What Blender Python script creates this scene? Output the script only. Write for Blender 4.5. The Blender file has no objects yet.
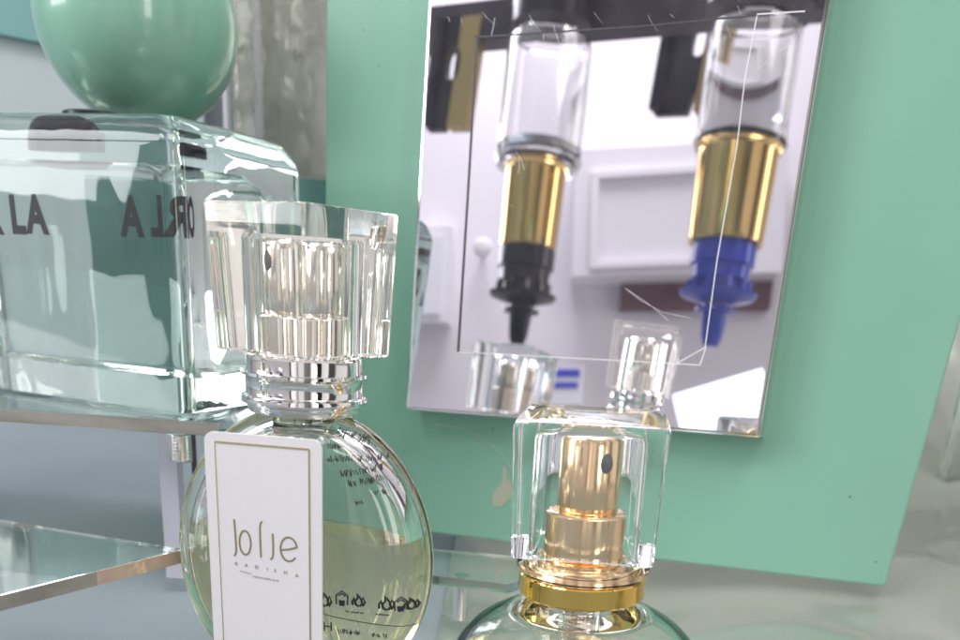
import bpy, bmesh, math, random
from mathutils import Vector, Matrix, Quaternion
random.seed(7)
S = bpy.context.scene
COL = S.collection
PI = math.pi

# ------------------------------------------------------------------ camera
F, CX, CY = 920.0, 480.0, 640.0            # focal length and principal point of the photograph, in its pixels
dn = Vector((-153, 2310, 920)).normalized()  # direction of gravity in camera coordinates (x right, y down, z forward)
up_c = -dn
zc = Vector((0, 0, 1))
yw = (zc - zc.dot(dn) * dn).normalized()
xw = yw.cross(up_c)
RC = Matrix((xw, yw, up_c))
CAM = Vector((0, 0, 0.25))
cam = bpy.data.cameras.new('camera')
co = bpy.data.objects.new('camera', cam)
COL.objects.link(co)
M3 = RC @ Matrix(((1, 0, 0), (0, -1, 0), (0, 0, -1)))
co.matrix_world = Matrix.Translation(CAM) @ M3.to_4x4()
cam.sensor_width = 36
cam.lens = F / 960 * 36
cam.shift_y = 320 / 960
cam.clip_start = 0.005
cam.clip_end = 60
cam.dof.use_dof = True
cam.dof.focus_distance = 0.195
cam.dof.aperture_fstop = 22
S.camera = co

# ------------------------------------------------------------------ world
S.view_settings.view_transform = 'Standard'
S.view_settings.look = 'None'
S.view_settings.exposure = 0.3
S.view_settings.gamma = 1
w = bpy.data.worlds.new('World')
S.world = w
w.use_nodes = True
nt = w.node_tree
nt.nodes.clear()
def N(nt, t, **k):
    n = nt.nodes.new(t)
    for a, v in k.items():
        setattr(n, a, v)
    return n
out = N(nt, 'ShaderNodeOutputWorld')
bg = N(nt, 'ShaderNodeBackground')
tc = N(nt, 'ShaderNodeTexCoord')
sp = N(nt, 'ShaderNodeSeparateXYZ')
nt.links.new(tc.outputs['Generated'], sp.inputs[0])
at = N(nt, 'ShaderNodeMath', operation='ARCTAN2')
nt.links.new(sp.outputs[0], at.inputs[0]); nt.links.new(sp.outputs[1], at.inputs[1])
az = N(nt, 'ShaderNodeMapRange')
az.inputs[1].default_value = -PI; az.inputs[2].default_value = PI
nt.links.new(at.outputs[0], az.inputs[0])
# made-up interior: dark and bright bands added round the horizon for reflections
rp = N(nt, 'ShaderNodeValToRGB')
rp.color_ramp.interpolation = 'EASE'
cr = rp.color_ramp.elements
stops = [(0.0, .35), (.02, 1.5), (.035, 1.5), (.042, .03), (.066, .03), (.074, 1.2), (.10, .9), (.107, .25), (.14, .3), (.147, 1.6), (.175, 1.6), (.182, .02), (.205, .05), (.215, .9), (.30, .5),
         (.5, .6), (.66, .15), (.70, .2), (.715, 1.1), (.78, 1.0), (.80, .1), (.83, .1), (.838, 1.3), (.87, 1.1), (.876, .02), (.90, .03), (.906, 1.5), (.93, 1.2), (.937, .22), (.965, .3), (.975, 1.1)]
while len(cr) > 1:
    cr.remove(cr[0])
for i, (p, v) in enumerate(stops):
    e = cr[0] if i == 0 else cr.new(p)
    e.position = p
    e.color = (v * 1.0, v * .965, v * .97, 1)
ev = N(nt, 'ShaderNodeValToRGB')
e0, e1 = ev.color_ramp.elements
e0.position = .0; e0.color = (.30, .29, .28, 1)
e1.position = 1.0; e1.color = (1.0, .98, 1.02, 1)
m = ev.color_ramp.elements.new(.5); m.color = (.62, .60, .61, 1)
zr = N(nt, 'ShaderNodeMapRange')
zr.inputs[1].default_value = -1; zr.inputs[2].default_value = 1
nt.links.new(sp.outputs[2], zr.inputs[0]); nt.links.new(zr.outputs[0], ev.inputs[0])
nt.links.new(az.outputs[0], rp.inputs[0])
ab = N(nt, 'ShaderNodeMath', operation='ABSOLUTE')
nt.links.new(sp.outputs[2], ab.inputs[0])
mk = N(nt, 'ShaderNodeMapRange', interpolation_type='SMOOTHSTEP')
mk.inputs[1].default_value = .35; mk.inputs[2].default_value = .75
mk.inputs[3].default_value = 1; mk.inputs[4].default_value = 0
nt.links.new(ab.outputs[0], mk.inputs[0])
mx = N(nt, 'ShaderNodeMix', data_type='RGBA')
nt.links.new(mk.outputs[0], mx.inputs[0]); nt.links.new(ev.outputs[0], mx.inputs[6]); nt.links.new(rp.outputs[0], mx.inputs[7])
nt.links.new(mx.outputs[2], bg.inputs[0]); nt.links.new(bg.outputs[0], out.inputs[0])
bg.inputs[1].default_value = 0.62

# ------------------------------------------------------------------ lamps
def area(name, loc, tgt, sx, sy, power, col=(1, .97, .95)):
    l = bpy.data.lights.new(name, 'AREA')
    l.shape = 'RECTANGLE'; l.size = sx; l.size_y = sy; l.energy = power; l.color = col
    o = bpy.data.objects.new(name, l); COL.objects.link(o)
    o.location = loc
    o.rotation_euler = (Vector(tgt) - Vector(loc)).to_track_quat('-Z', 'Y').to_euler()
    return o
area('window_light', (-1.05, .02, .72), (0, .25, .2), .45, .7, 7.0, (.96, .97, 1))
area('mirror_room_fill', (-1.0, -.45, 1.55), (-1.3, -.9, .3), .6, .6, 12.5, (1, .975, .98))  # added fill lamp, brightens the room reflected in the mirror
area('overhead_highlight_fill', (.25, -.15, 1.25), (0, .25, .2), .7, .35, 5.0, (1, .95, .9))  # lamp added overhead for highlights on glass and metal
area('right_highlight_fill', (.75, -1.1, .55), (0, .25, .2), .22, .8, 3.0, (1, .96, .92))  # lamp added out of view at the right for highlights

S.render.engine = 'CYCLES'
S.cycles.max_bounces = 24
S.cycles.transmission_bounces = 20
S.cycles.glossy_bounces = 10
S.cycles.diffuse_bounces = 4
S.cycles.transparent_max_bounces = 16
S.cycles.sample_clamp_indirect = 6
S.cycles.blur_glossy = 0.3
S.cycles.use_denoising = True

# ------------------------------------------------------------------ placing helpers
def ray(px, py):
    return RC @ Vector(((px - CX) / F, (py - CY) / F, 1))
def at_depth(px, py, z):
    return CAM + ray(px, py) * z
def at_height(px, py, h):
    r = ray(px, py)
    return CAM + r * ((h - CAM.z) / r.z)
def at_plane(px, py, p0, n):
    r = ray(px, py)
    return CAM + r * ((p0 - CAM).dot(n) / r.dot(n))
def height_at(x, y, py):
    """height of the point of the vertical line (x, y) that the photograph shows at row py"""
    lo, hi = -.1, .6
    for _ in range(50):
        mid = (lo + hi) / 2
        q = RC.transposed() @ (Vector((x, y, mid)) - CAM)
        if CY + F * q.y / q.z > py: lo = mid
        else: hi = mid
    return lo

# ------------------------------------------------------------------ materials
MATS = {}
def mat(name, base=(.8, .8, .8), rough=.5, metal=0, trans=0, ior=1.47, coat=0, emit=None, spec=.5, sss=0):
    m = bpy.data.materials.new(name); m.use_nodes = True
    b = m.node_tree.nodes['Principled BSDF']
    b.inputs['Base Color'].default_value = (*base, 1)
    b.inputs['Roughness'].default_value = rough
    b.inputs['Metallic'].default_value = metal
    b.inputs['Transmission Weight'].default_value = trans
    b.inputs['IOR'].default_value = ior
    b.inputs['Coat Weight'].default_value = coat
    b.inputs['Coat Roughness'].default_value = .03
    b.inputs['Specular IOR Level'].default_value = spec
    b.inputs['Subsurface Weight'].default_value = sss
    if emit:
        b.inputs['Emission Color'].default_value = (*emit[0], 1)
        b.inputs['Emission Strength'].default_value = emit[1]
    MATS[name] = m
    return m
def nodes(m):
    return m.node_tree, m.node_tree.nodes['Principled BSDF']
def add_bump(m, scale, strength, dist=.0005, detail=4, stretch=(1, 1, 1), kind='noise'):
    t, b = nodes(m)
    tc = N(t, 'ShaderNodeTexCoord'); mp = N(t, 'ShaderNodeMapping'); mp.inputs['Scale'].default_value = stretch
    tx = N(t, 'ShaderNodeTexNoise'); tx.inputs['Scale'].default_value = scale; tx.inputs['Detail'].default_value = detail
    bp = N(t, 'ShaderNodeBump'); bp.inputs['Strength'].default_value = strength; bp.inputs['Distance'].default_value = dist
    t.links.new(tc.outputs['Object'], mp.inputs[0]); t.links.new(mp.outputs[0], tx.inputs['Vector'])
    t.links.new(tx.outputs['Fac'], bp.inputs['Height']); t.links.new(bp.outputs[0], b.inputs['Normal'])
    return tx
def add_vary(m, c1, c2, scale, detail=5, stretch=(1, 1, 1), lo=.3, hi=.7, inp='Base Color'):
    t, b = nodes(m)
    tc = N(t, 'ShaderNodeTexCoord'); mp = N(t, 'ShaderNodeMapping'); mp.inputs['Scale'].default_value = stretch
    tx = N(t, 'ShaderNodeTexNoise'); tx.inputs['Scale'].default_value = scale; tx.inputs['Detail'].default_value = detail
    r = N(t, 'ShaderNodeValToRGB')
    r.color_ramp.elements[0].position = lo; r.color_ramp.elements[1].position = hi
    if inp == 'Base Color':
        r.color_ramp.elements[0].color = (*c1, 1); r.color_ramp.elements[1].color = (*c2, 1)
    else:
        r.color_ramp.elements[0].color = (c1,) * 3 + (1,); r.color_ramp.elements[1].color = (c2,) * 3 + (1,)
    t.links.new(tc.outputs['Object'], mp.inputs[0]); t.links.new(mp.outputs[0], tx.inputs['Vector'])
    t.links.new(tx.outputs['Fac'], r.inputs[0]); t.links.new(r.outputs[0], b.inputs[inp])
def glass(name, col=(1, 1, 1), ior=1.48, rough=0.0):
    m = bpy.data.materials.new(name); m.use_nodes = True
    t = m.node_tree; t.nodes.clear()
    o = N(t, 'ShaderNodeOutputMaterial'); g = N(t, 'ShaderNodeBsdfGlass')
    g.inputs['Color'].default_value = (*col, 1); g.inputs['IOR'].default_value = ior; g.inputs['Roughness'].default_value = rough
    t.links.new(g.outputs[0], o.inputs[0])
    MATS[name] = m
    return m
def glass_bump(m, scale, strength, dist=.0003, stretch=(1, 1, 1), detail=3):
    t = m.node_tree
    g = [n for n in t.nodes if n.type == 'BSDF_GLASS'][0]
    tc = N(t, 'ShaderNodeTexCoord'); mp = N(t, 'ShaderNodeMapping'); mp.inputs['Scale'].default_value = stretch
    tx = N(t, 'ShaderNodeTexNoise'); tx.inputs['Scale'].default_value = scale; tx.inputs['Detail'].default_value = detail
    bp = N(t, 'ShaderNodeBump'); bp.inputs['Strength'].default_value = strength; bp.inputs['Distance'].default_value = dist
    t.links.new(tc.outputs['Object'], mp.inputs[0]); t.links.new(mp.outputs[0], tx.inputs['Vector'])
    t.links.new(tx.outputs['Fac'], bp.inputs['Height']); t.links.new(bp.outputs[0], g.inputs['Normal'])

mint = mat('mint_lacquer', (.20, .38, .30), .42, coat=.0, spec=.35)
add_vary(mint, (.172, .365, .277), (.20, .395, .305), 9)
add_vary(mint, .34, .62, 16, 7, lo=.35, hi=.7, inp='Roughness')
jade = mat('jade_ball', (.16, .43, .29), .3, coat=.7, sss=.0)
jade.node_tree.nodes['Principled BSDF'].inputs['Coat Roughness'].default_value = .07
add_vary(jade, (.20, .425, .32), (.25, .475, .36), 26, lo=.35, hi=.65)
silver = mat('mirror_silver', (.86, .84, .90), .012, 1)
t_ = silver.node_tree
pb_ = t_.nodes['Principled BSDF']; mo_ = [n for n in t_.nodes if n.type == 'OUTPUT_MATERIAL'][0]
df_ = N(t_, 'ShaderNodeBsdfDiffuse'); df_.inputs[0].default_value = (.85, .85, .9, 1)
ms_ = N(t_, 'ShaderNodeMixShader')
tc_ = N(t_, 'ShaderNodeTexCoord'); n1_ = N(t_, 'ShaderNodeTexNoise'); n1_.inputs['Scale'].default_value = 22; n1_.inputs['Detail'].default_value = 9; n1_.inputs['Roughness'].default_value = .7
mr_ = N(t_, 'ShaderNodeMapRange'); mr_.inputs[1].default_value = .35; mr_.inputs[2].default_value = .75; mr_.inputs[3].default_value = .008; mr_.inputs[4].default_value = .07
t_.links.new(tc_.outputs['Object'], n1_.inputs['Vector']); t_.links.new(n1_.outputs['Fac'], mr_.inputs[0]); t_.links.new(mr_.outputs[0], ms_.inputs[0])
t_.links.new(pb_.outputs[0], ms_.inputs[1]); t_.links.new(df_.outputs[0], ms_.inputs[2]); t_.links.new(ms_.outputs[0], mo_.inputs[0])
edge_m = mat('mirror_edge', (.80, .78, .76), .12, 1)
groove_m = mat('groove_dark', (.05, .045, .05), .4)
groove_l = mat('groove_light', (.75, .75, .78), .25)
scratch_m = mat('scratch', (.72, .71, .76), .5)
chrome = mat('chrome', (.86, .84, .82), .05, 1)
gold = mat('gold', (.93, .60, .16), .07, 1)
rose = mat('rose_gold', (.95, .66, .40), .17, 1)
satin = mat('satin_silver', (.84, .81, .78), .15, 1)
bronze = mat('bronze', (.66, .56, .47), .15, 1)
dgold = mat('dispenser_gold', (.72, .50, .20), .1, 1)
hole_m = mat('nozzle_hole', (.09, .09, .10), .5)
card_m = mat('card', (.80, .785, .81), .45)
add_bump(card_m, 1500, .12, .0002, 4)
foil = mat('gold_foil', (.80, .62, .34), .22, 1)
ink = mat('black_ink', (.018, .02, .022), .5)
grey_ink = mat('gold_ink', (.33, .27, .13), .35, .5)
black_m = mat('black_plastic', (.018, .014, .03), .25)
flare_blue_m = mat('flare_blue_nozzle', (.02, .05, .46), .2)  # blue light flare over the right nozzle, put into its colour
wall_m = mat('grey_wall', (.2, .23, .28), .85)
add_vary(wall_m, (.18, .222, .245), (.25, .30, .325), 5, lo=.25, hi=.75)
olive_m = mat('olive_board', (.24, .25, .22), .4)
crumple_m = mat('crumpled_film', (.4, .42, .38), .25, .2)
add_vary(crumple_m, (.37, .39, .37), (.70, .70, .71), 26, 3, (1.4, 1, .6), .45, .72)
add_bump(crumple_m, 60, 1, .006, 2, (1.2, 1, .6))
add_vary(olive_m, (.15, .155, .13), (.26, .265, .23), 9, stretch=(2, 1, .6))
pale_m = mat('pale_card', (.34, .40, .41), .6)
teal_m = mat('teal_card', (.12, .27, .26), .5)
room_m = mat('room_wall', (.80, .77, .82), .6)
trim_m = mat('room_trim', (.84, .82, .86), .5)
plum_m = mat('plum_board', (.13, .05, .075), .5)
dark_m = mat('dark_wood', (.07, .052, .075), .45)
label_blue = mat('label_blue', (.06, .08, .55), .5)
label_white = mat('label_white', (.85, .85, .9), .5)
gap_gold = mat('brass_plate', (.62, .45, .20), .35, .8)
lav_m = mat('lavender_acrylic', (.78, .77, .86), .25, trans=.35)
sheet_m = mat('crinkled_film', (.42, .44, .40), .25, .6, coat=.25)
pink_edge = mat('sawn_edge', (.55, .42, .36), .25, .2)
add_bump(pink_edge, 900, .9, .0004, 3, (1, 1, .5))
clear = glass('clear_glass', (1, 1, 1), 1.5)
acryl = glass('clear_acrylic', (.985, .99, .975), 1.49, 0)
capg = glass('cap_acrylic', (.995, .985, .965), 1.49, 0)
capf = glass('cap_acrylic_cool', (.985, .995, .99), 1.42, 0.025)
bott = glass('bottle_glass', (.99, .993, .982), 1.5)
juice = glass('perfume', (.995, .965, .82), 1.36)
shelf_g = glass('shelf_glass', (.95, .975, .96), 1.5)
crink = glass('crinkled_clear', (.97, .97, .95), 1.4, .02)
def smudge(m, hi, scale=120):
    t = m.node_tree; g = [n for n in t.nodes if n.type == 'BSDF_GLASS'][0]
    tc = N(t, 'ShaderNodeTexCoord'); tx = N(t, 'ShaderNodeTexNoise'); tx.inputs['Scale'].default_value = scale; tx.inputs['Detail'].default_value = 5
    mr = N(t, 'ShaderNodeMapRange'); mr.inputs[1].default_value = .5; mr.inputs[2].default_value = .75; mr.inputs[3].default_value = 0; mr.inputs[4].default_value = hi
    t.links.new(tc.outputs['Object'], tx.inputs['Vector']); t.links.new(tx.outputs['Fac'], mr.inputs[0]); t.links.new(mr.outputs[0], g.inputs['Roughness'])
smudge(capg, .10); smudge(capf, .12); smudge(bott, .07)
glass_bump(crink, 220, .9, .0012, (1, 1, .4))
fill_m = glass('water_in_glass', (.91, .935, .93), .955)
tube_m = glass('tube_plastic', (.97, .97, .97), 1.42, .12)

# ------------------------------------------------------------------ mesh builder
class MB:
    def __init__(s): s.v = []; s.f = []
    def add(s, v, f, M=None):
        o = len(s.v)
        s.v += [tuple(M @ Vector(p)) if M is not None else tuple(p) for p in v]
        s.f += [tuple(i + o for i in q) for q in f]
    def box(s, c, d, M=None):
        x, y, z = c; a, b, h = d[0] / 2, d[1] / 2, d[2] / 2
        v = [(x + i * a, y + j * b, z + k * h) for k in (-1, 1) for j in (-1, 1) for i in (-1, 1)]
        s.add(v, [(0, 2, 3, 1), (4, 5, 7, 6), (0, 1, 5, 4), (2, 6, 7, 3), (0, 4, 6, 2), (1, 3, 7, 5)], M)
    def loft(s, rings, cap0=True, cap1=True, M=None):
        """rings: lists of 3D points, same count; caps by centre fans"""
        n = len(rings[0]); v = [p for r in rings for p in r]; f = []
        for k in range(len(rings) - 1):
            for i in range(n):
                j = (i + 1) % n
                f.append((k * n + i, k * n + j, (k + 1) * n + j, (k + 1) * n + i))
        for flag, k in ((cap0, 0), (cap1, len(rings) - 1)):
            if flag:
                c = Vector((0, 0, 0))
                for p in rings[k]: c += Vector(p)
                v.append(tuple(c / n)); ci = len(v) - 1
                for i in range(n):
                    j = (i + 1) % n
                    f.append((ci, k * n + j, k * n + i) if k == 0 else (ci, k * n + i, k * n + j))
        s.add(v, f, M)
    def lathe(s, prof, n=64, M=None, cap0=True, cap1=True):
        s.loft([[(r * math.cos(2 * PI * i / n), r * math.sin(2 * PI * i / n), z) for i in range(n)] for r, z in prof], cap0, cap1, M)
    def slab(s, pts, n, t):
        """planar polygon pts pushed along n by t"""
        k = len(pts); a = [Vector(p) for p in pts]; b = [p + n * t for p in a]
        s.add(a + b, [tuple(range(k)), tuple(range(2 * k - 1, k - 1, -1))] + [(i, k + i, k + (i + 1) % k, (i + 1) % k) for i in range(k)])
    def tube(s, pts, r, n=8):
        rings = []
        P = [Vector(p) for p in pts]
        for i, p in enumerate(P):
            d = (P[min(i + 1, len(P) - 1)] - P[max(i - 1, 0)]).normalized()
            a = d.orthogonal().normalized() if not rings else (la - la.dot(d) * d).normalized()
            la = a; b = d.cross(a)
            rr = r[i] if isinstance(r, list) else r
            rings.append([tuple(p + (a * math.cos(2 * PI * k / n) + b * math.sin(2 * PI * k / n)) * rr) for k in range(n)])
        s.loft(rings)
    def ribbon(s, pts, wd, th, fn):
        """stroke in (u, v) with width wd and thickness th; fn maps (u, v, lift) to 3D"""
        P = [Vector(p).to_2d() if len(p) > 2 else Vector(p) for p in pts]
        L = []; R = []
        for i, p in enumerate(P):
            d = P[min(i + 1, len(P) - 1)] - P[max(i - 1, 0)]
            d = d.normalized() if d.length > 0 else Vector((1, 0))
            q = Vector((-d.y, d.x)) * ((wd[i] if isinstance(wd, list) else wd) / 2)
            L.append(p + q); R.append(p - q)
        k = len(P); v = []
        for lift in (0, th):
            v += [tuple(fn(q.x, q.y, lift)) for q in L] + [tuple(fn(q.x, q.y, lift)) for q in R]
        f = []
        for i in range(k - 1):
            f += [(i, i + 1, k + i + 1, k + i), (2 * k + i, 3 * k + i, 3 * k + i + 1, 2 * k + i + 1),
                  (i, 2 * k + i, 2 * k + i + 1, i + 1), (k + i, k + i + 1, 3 * k + i + 1, 3 * k + i)]
        f += [(0, k, 3 * k, 2 * k), (k - 1, 3 * k - 1, 4 * k - 1, 2 * k - 1)]
        s.add(v, f)
    def text(s, txt, size, fn, th=.00005, mirror=False, align='CENTER', spacing=1.0, wscale=1.0, bold=0.0):
        cu = bpy.data.curves.new('t', 'FONT'); cu.body = txt; cu.size = size; cu.align_x = align; cu.extrude = .5
        cu.offset = bold * size; cu.space_character = spacing; cu.resolution_u = 3
        ob = bpy.data.objects.new('t', cu); COL.objects.link(ob)
        dg = bpy.context.evaluated_depsgraph_get()
        me = bpy.data.meshes.new_from_object(ob.evaluated_get(dg))
        v = []
        for p in me.vertices:
            x = p.co.x * wscale * (-1 if mirror else 1)
            v.append(tuple(fn(x, p.co.y, th if p.co.z > 0 else 0)))
        s.add(v, [tuple(p.vertices) for p in me.polygons])
        bpy.data.objects.remove(ob); bpy.data.curves.remove(cu); bpy.data.meshes.remove(me)
    def build(s, name, m, parent=None, smooth=35, loc=None, recalc=True, world=False):
        me = bpy.data.meshes.new(name); me.from_pydata(s.v, [], s.f); me.validate()
        bm = bmesh.new(); bm.from_mesh(me)
        bmesh.ops.remove_doubles(bm, verts=bm.verts, dist=1e-7)
        if recalc: bmesh.ops.recalc_face_normals(bm, faces=bm.faces)
        if loc is not None:
            bmesh.ops.translate(bm, vec=-Vector(loc), verts=bm.verts)
        bm.to_mesh(me); bm.free()
        if smooth:
            for p in me.polygons: p.use_smooth = True
            me.set_sharp_from_angle(angle=math.radians(smooth))
        me.materials.append(m)
        o = bpy.data.objects.new(name, me); COL.objects.link(o)
        if loc is not None: o.location = loc
        if parent is not None:
            o.parent = parent
            if world: o.matrix_parent_inverse = parent.matrix_basis.inverted()
        return o
def flip(o):
    o.data.flip_normals(); return o
def tag(o, label, cat, group=None, kind=None):
    if label: o['label'] = label
    if cat: o['category'] = cat
    if group: o['group'] = group
    if kind: o['kind'] = kind
    return o
def thing(name, label, cat, loc, rz=0, group=None):
    o = bpy.data.objects.new(name, None); COL.objects.link(o)
    o.empty_display_size = .01
    o.location = loc; o.rotation_euler = (0, 0, rz)
    return tag(o, label, cat, group)
def rrect(a, b, r, n=10, dent=0.0):
    """rounded rectangle half sizes a, b; dent bows the four sides inwards; 4*(n+1)+4*m points"""
    pts = []
    m = 12
    cs = [(a - r, b - r, 0), (-a + r, b - r, 90), (-a + r, -b + r, 180), (a - r, -b + r, 270)]
    for q, (x, y, s0) in enumerate(cs):
        for i in range(n + 1):
            t = math.radians(s0 + 90 * i / n)
            pts.append((x + r * math.cos(t), y + r * math.sin(t)))
        nx, ny, ns = cs[(q + 1) % 4]
        e = pts[-1]; t = math.radians(ns); g = (nx + r * math.cos(t), ny + r * math.sin(t))
        ix, iy = [(0, -1), (1, 0), (0, 1), (-1, 0)][q]
        for i in range(1, m):
            k = i / m; d = dent * math.sin(PI * k) ** 2 if False else dent * (1 - (2 * k - 1) ** 2)
            pts.append((e[0] + (g[0] - e[0]) * k + ix * d, e[1] + (g[1] - e[1]) * k + iy * d))
    return pts
def ring(pts, z, s=1.0, ins=0.0):
    if ins:
        mx = max(abs(p[0]) for p in pts); s = s * (mx - ins) / mx
    return [(p[0] * s, p[1] * s, z) for p in pts]
def circ_like(pts, r, z):
    """circle with the same vertex directions as pts"""
    o = []
    for p in pts:
        t = math.atan2(p[1], p[0]); o.append((r * math.cos(t), r * math.sin(t), z))
    return o

# ================================================================== setting
SHELF = CAM.z - .092
# --- back wall of the display cabinet
mb = MB(); mb.box((0, .74, .35), (3.2, .02, 1.4))
tag(mb.build('back_wall', wall_m, smooth=0), 'blue grey back wall behind the display', 'wall', kind='structure')
# --- shelf base covered in crinkled silver film
mb = MB()
nx, ny = 170, 150
x0, x1, y0, y1 = -.012, .70, .10, .70
import mathutils.noise as mn
def film(x, y):
    p = Vector((x * 7, y * 9, 0))
    r = abs(mn.noise(p)) * .007 + abs(mn.noise(Vector((x * 16 - y * 6, y * 20, 8)))) * .003 + mn.noise(Vector((x * 22 + y * 9, y * 14, 3))) * .0012
    k = max(0, min(1, (x - .03) / .07)) * max(0, min(1, (y - .16) / .08)); k = k * k * (3 - 2 * k)
    lift = k * (.011 + max(0, x - .1) * .02) * max(0, min(1, (.6 - y) / .3))
    return SHELF - .0035 + r * (.6 + 1.6 * k) + lift - .0008 + max(0, y - .40) ** 2 * 5.5
vs = [(x0 + (x1 - x0) * i / nx, y0 + (y1 - y0) * j / ny, 0) for j in range(ny + 1) for i in range(nx + 1)]
vs = [(x, y, film(x, y)) for x, y, _ in vs]
fs = [(j * (nx + 1) + i, j * (nx + 1) + i + 1, (j + 1) * (nx + 1) + i + 1, (j + 1) * (nx + 1) + i) for j in range(ny) for i in range(nx)]
mb.add(vs, fs)
tag(mb.build('crinkled_sheet', sheet_m, smooth=80), 'crinkled silvery clear sheet spread under and behind the mint panel', 'film sheet')
mb = MB(); mb.box((0, .3, SHELF - .02), (3.2, .86, .03)); tag(mb.build('display_surface', wall_m, smooth=0), None, None, kind='structure')
add_vary(sheet_m, (.40, .43, .37), (.50, .52, .47), 5, 1, stretch=(1.6, 1.0, 1))
add_bump(sheet_m, 17, .8, .010, 1.4, (1.2, .8, 1))

# ================================================================== mint panel and mirror
yaw, lean = math.radians(25.0), math.radians(6.4)
MN = Vector((math.sin(yaw) * math.cos(lean), math.cos(yaw) * math.cos(lean), -math.sin(lean)))   # away from the camera
M0 = at_depth(590, 220, .265)
def on_mirror(px, py, lift=0):
    return at_plane(px, py, M0 - MN * lift, MN)
pts = [at_plane(px, py, M0 + MN * .009, MN) for px, py in ((327, -80), (1072, -80), (885, 587), (323, 520))]
base = (pts[2] + pts[3]) / 2
mb = MB(); mb.slab(pts, MN, .004)
panel = thing('mint_panel', 'tall mint green lacquered backing panel carrying the square mirror', 'panel', base)
pb = mb.build('board', mint, panel, smooth=0, loc=None); pb.data.transform(Matrix.Translation(-base))
bv = pb.modifiers.new('bevel', 'BEVEL'); bv.width = .0006; bv.segments = 2
mb = MB()
for px, py in ((363, 30), (379, 66), (850, 497), (876, 562), (493, 429), (452, 419)):
    p = at_plane(px, py, M0 + MN * .009, MN)
    q = MN.to_track_quat('Z', 'Y').to_matrix().to_4x4()
    mb.lathe([(.00022 + .0001 * random.random(), 0), (.0002, .0001)], 10, Matrix.Translation(p - MN * .0001) @ q)
sp_ = mb.build('speck', dark_m, panel); sp_.data.transform(Matrix.Translation(-base))

stain_m = mat('adhesive_residue', (.34, .37, .28), .5)
rs2 = random.Random(5)
mb = MB(); pl = []
for i in range(28):
    t = 2 * PI * i / 28; k = 1 + .25 * math.sin(3 * t + 1) + rs2.uniform(-.13, .13)
    pl.append(at_plane(506 + 11 * k * math.cos(t) + 4 * math.sin(2 * t), 488 + 17 * k * math.sin(t), M0 + MN * .009 - MN * .0002, MN))
mb.slab(pl, MN, .0003)
local_ = mb.build('residue', stain_m, panel, smooth=0); local_.data.transform(Matrix.Translation(-base))
mb = MB()
hp = [(436, 424), (462, 428), (486, 440), (503, 455), (514, 472)]
mb.tube([at_plane(x, y, M0 + MN * .009 - MN * .0003, MN) for x, y in hp], .00010, 5)
local_ = mb.build('hair', lav_m, panel); local_.data.transform(Matrix.Translation(-base))
mc = [(432.5, -45), (835, -45), (757.5, 436), (407, 408)]
mp = [on_mirror(*p) for p in mc]
mbase = (mp[2] + mp[3]) / 2
mirror = thing('wall_mirror', 'square mirror tile with ground edges fixed on the mint green panel', 'mirror', mbase)
def local(o, b):
    o.data.transform(Matrix.Translation(-b)); return o
mb = MB(); mb.slab(mp, MN, .0012)
local(mb.build('mirror_glass', silver, mirror, smooth=0), mbase)
ctr = sum(mp, Vector()) / 4
mb = MB()
big = [p + (p - ctr) * .006 + MN * .0012 for p in mp]
mb.slab(big, MN, .0078)
o = local(mb.build('mirror_edge', edge_m, mirror, smooth=0), mbase)
# bright ground rim
rim = MB()
for a, b in ((0, 1), (1, 2), (2, 3), (3, 0)):
    A, B = mp[a], mp[b]
    i1, i2 = A + (ctr - A) * .010, B + (ctr - B) * .010
    rim.slab([A - MN * .0002, B - MN * .0002, i2 - MN * .0003, i1 - MN * .0003], MN, .0003)
local(rim.build('ground_rim', edge_m, mirror, smooth=0), mbase)
def line_on_mirror(mb, pix, wpx, lift=.00012):
    for (a, b) in zip(pix[:-1], pix[1:]):
        d = Vector((b[0] - a[0], b[1] - a[1])).normalized(); q = Vector((-d.y, d.x)) * wpx / 2
        c = [(a[0] + q.x, a[1] + q.y), (b[0] + q.x, b[1] + q.y), (b[0] - q.x, b[1] - q.y), (a[0] - q.x, a[1] - q.y)]
        mb.slab([on_mirror(*p, lift) for p in c], MN, .0001)
mb = MB()
line_on_mirror(mb, [(477, 36), (468, 190), (458, 352)], 2.2)
line_on_mirror(mb, [(475, 37), (640, 26), (757, 15)], 1.6)
local(mb.build('etched_line', groove_m, mirror, smooth=0), mbase)
mb = MB()
line_on_mirror(mb, [(757, 15), (745, 77), (737, 145), (717, 260), (705, 347)], .9)
line_on_mirror(mb, [(757, 14), (805, 11)], 1.2)
line_on_mirror(mb, [(458, 352), (590, 359), (700, 365), (706, 347), (672, 366)], .9)
local(mb.build('etched_line', groove_l, mirror, smooth=0), mbase)
mb = MB()
for k in range(30):
    if k < 14: x, y = random.uniform(440, 800), random.uniform(2, 34)
    else: x, y = random.uniform(430, 770), random.uniform(20, 400)
    a = random.gauss(1.0, .5); L = random.uniform(4, 22); c = random.uniform(-.3, .3)
    pl = [(x + L * t * math.cos(a + c * t), y + L * t * math.sin(a + c * t)) for t in (0, .33, .66, 1)]
    line_on_mirror(mb, pl, random.uniform(.1, .24), .0001)
for pl in ([(625, 288), (640, 300), (662, 312), (690, 318)], [(628, 290), (650, 305), (668, 320)], [(604, 68), (612, 76), (621, 88)], [(755, 72), (775, 55), (792, 42)]):
    line_on_mirror(mb, pl, .3, .0001)
local(mb.build('scratch', scratch_m, mirror, smooth=0), mbase)

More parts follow.
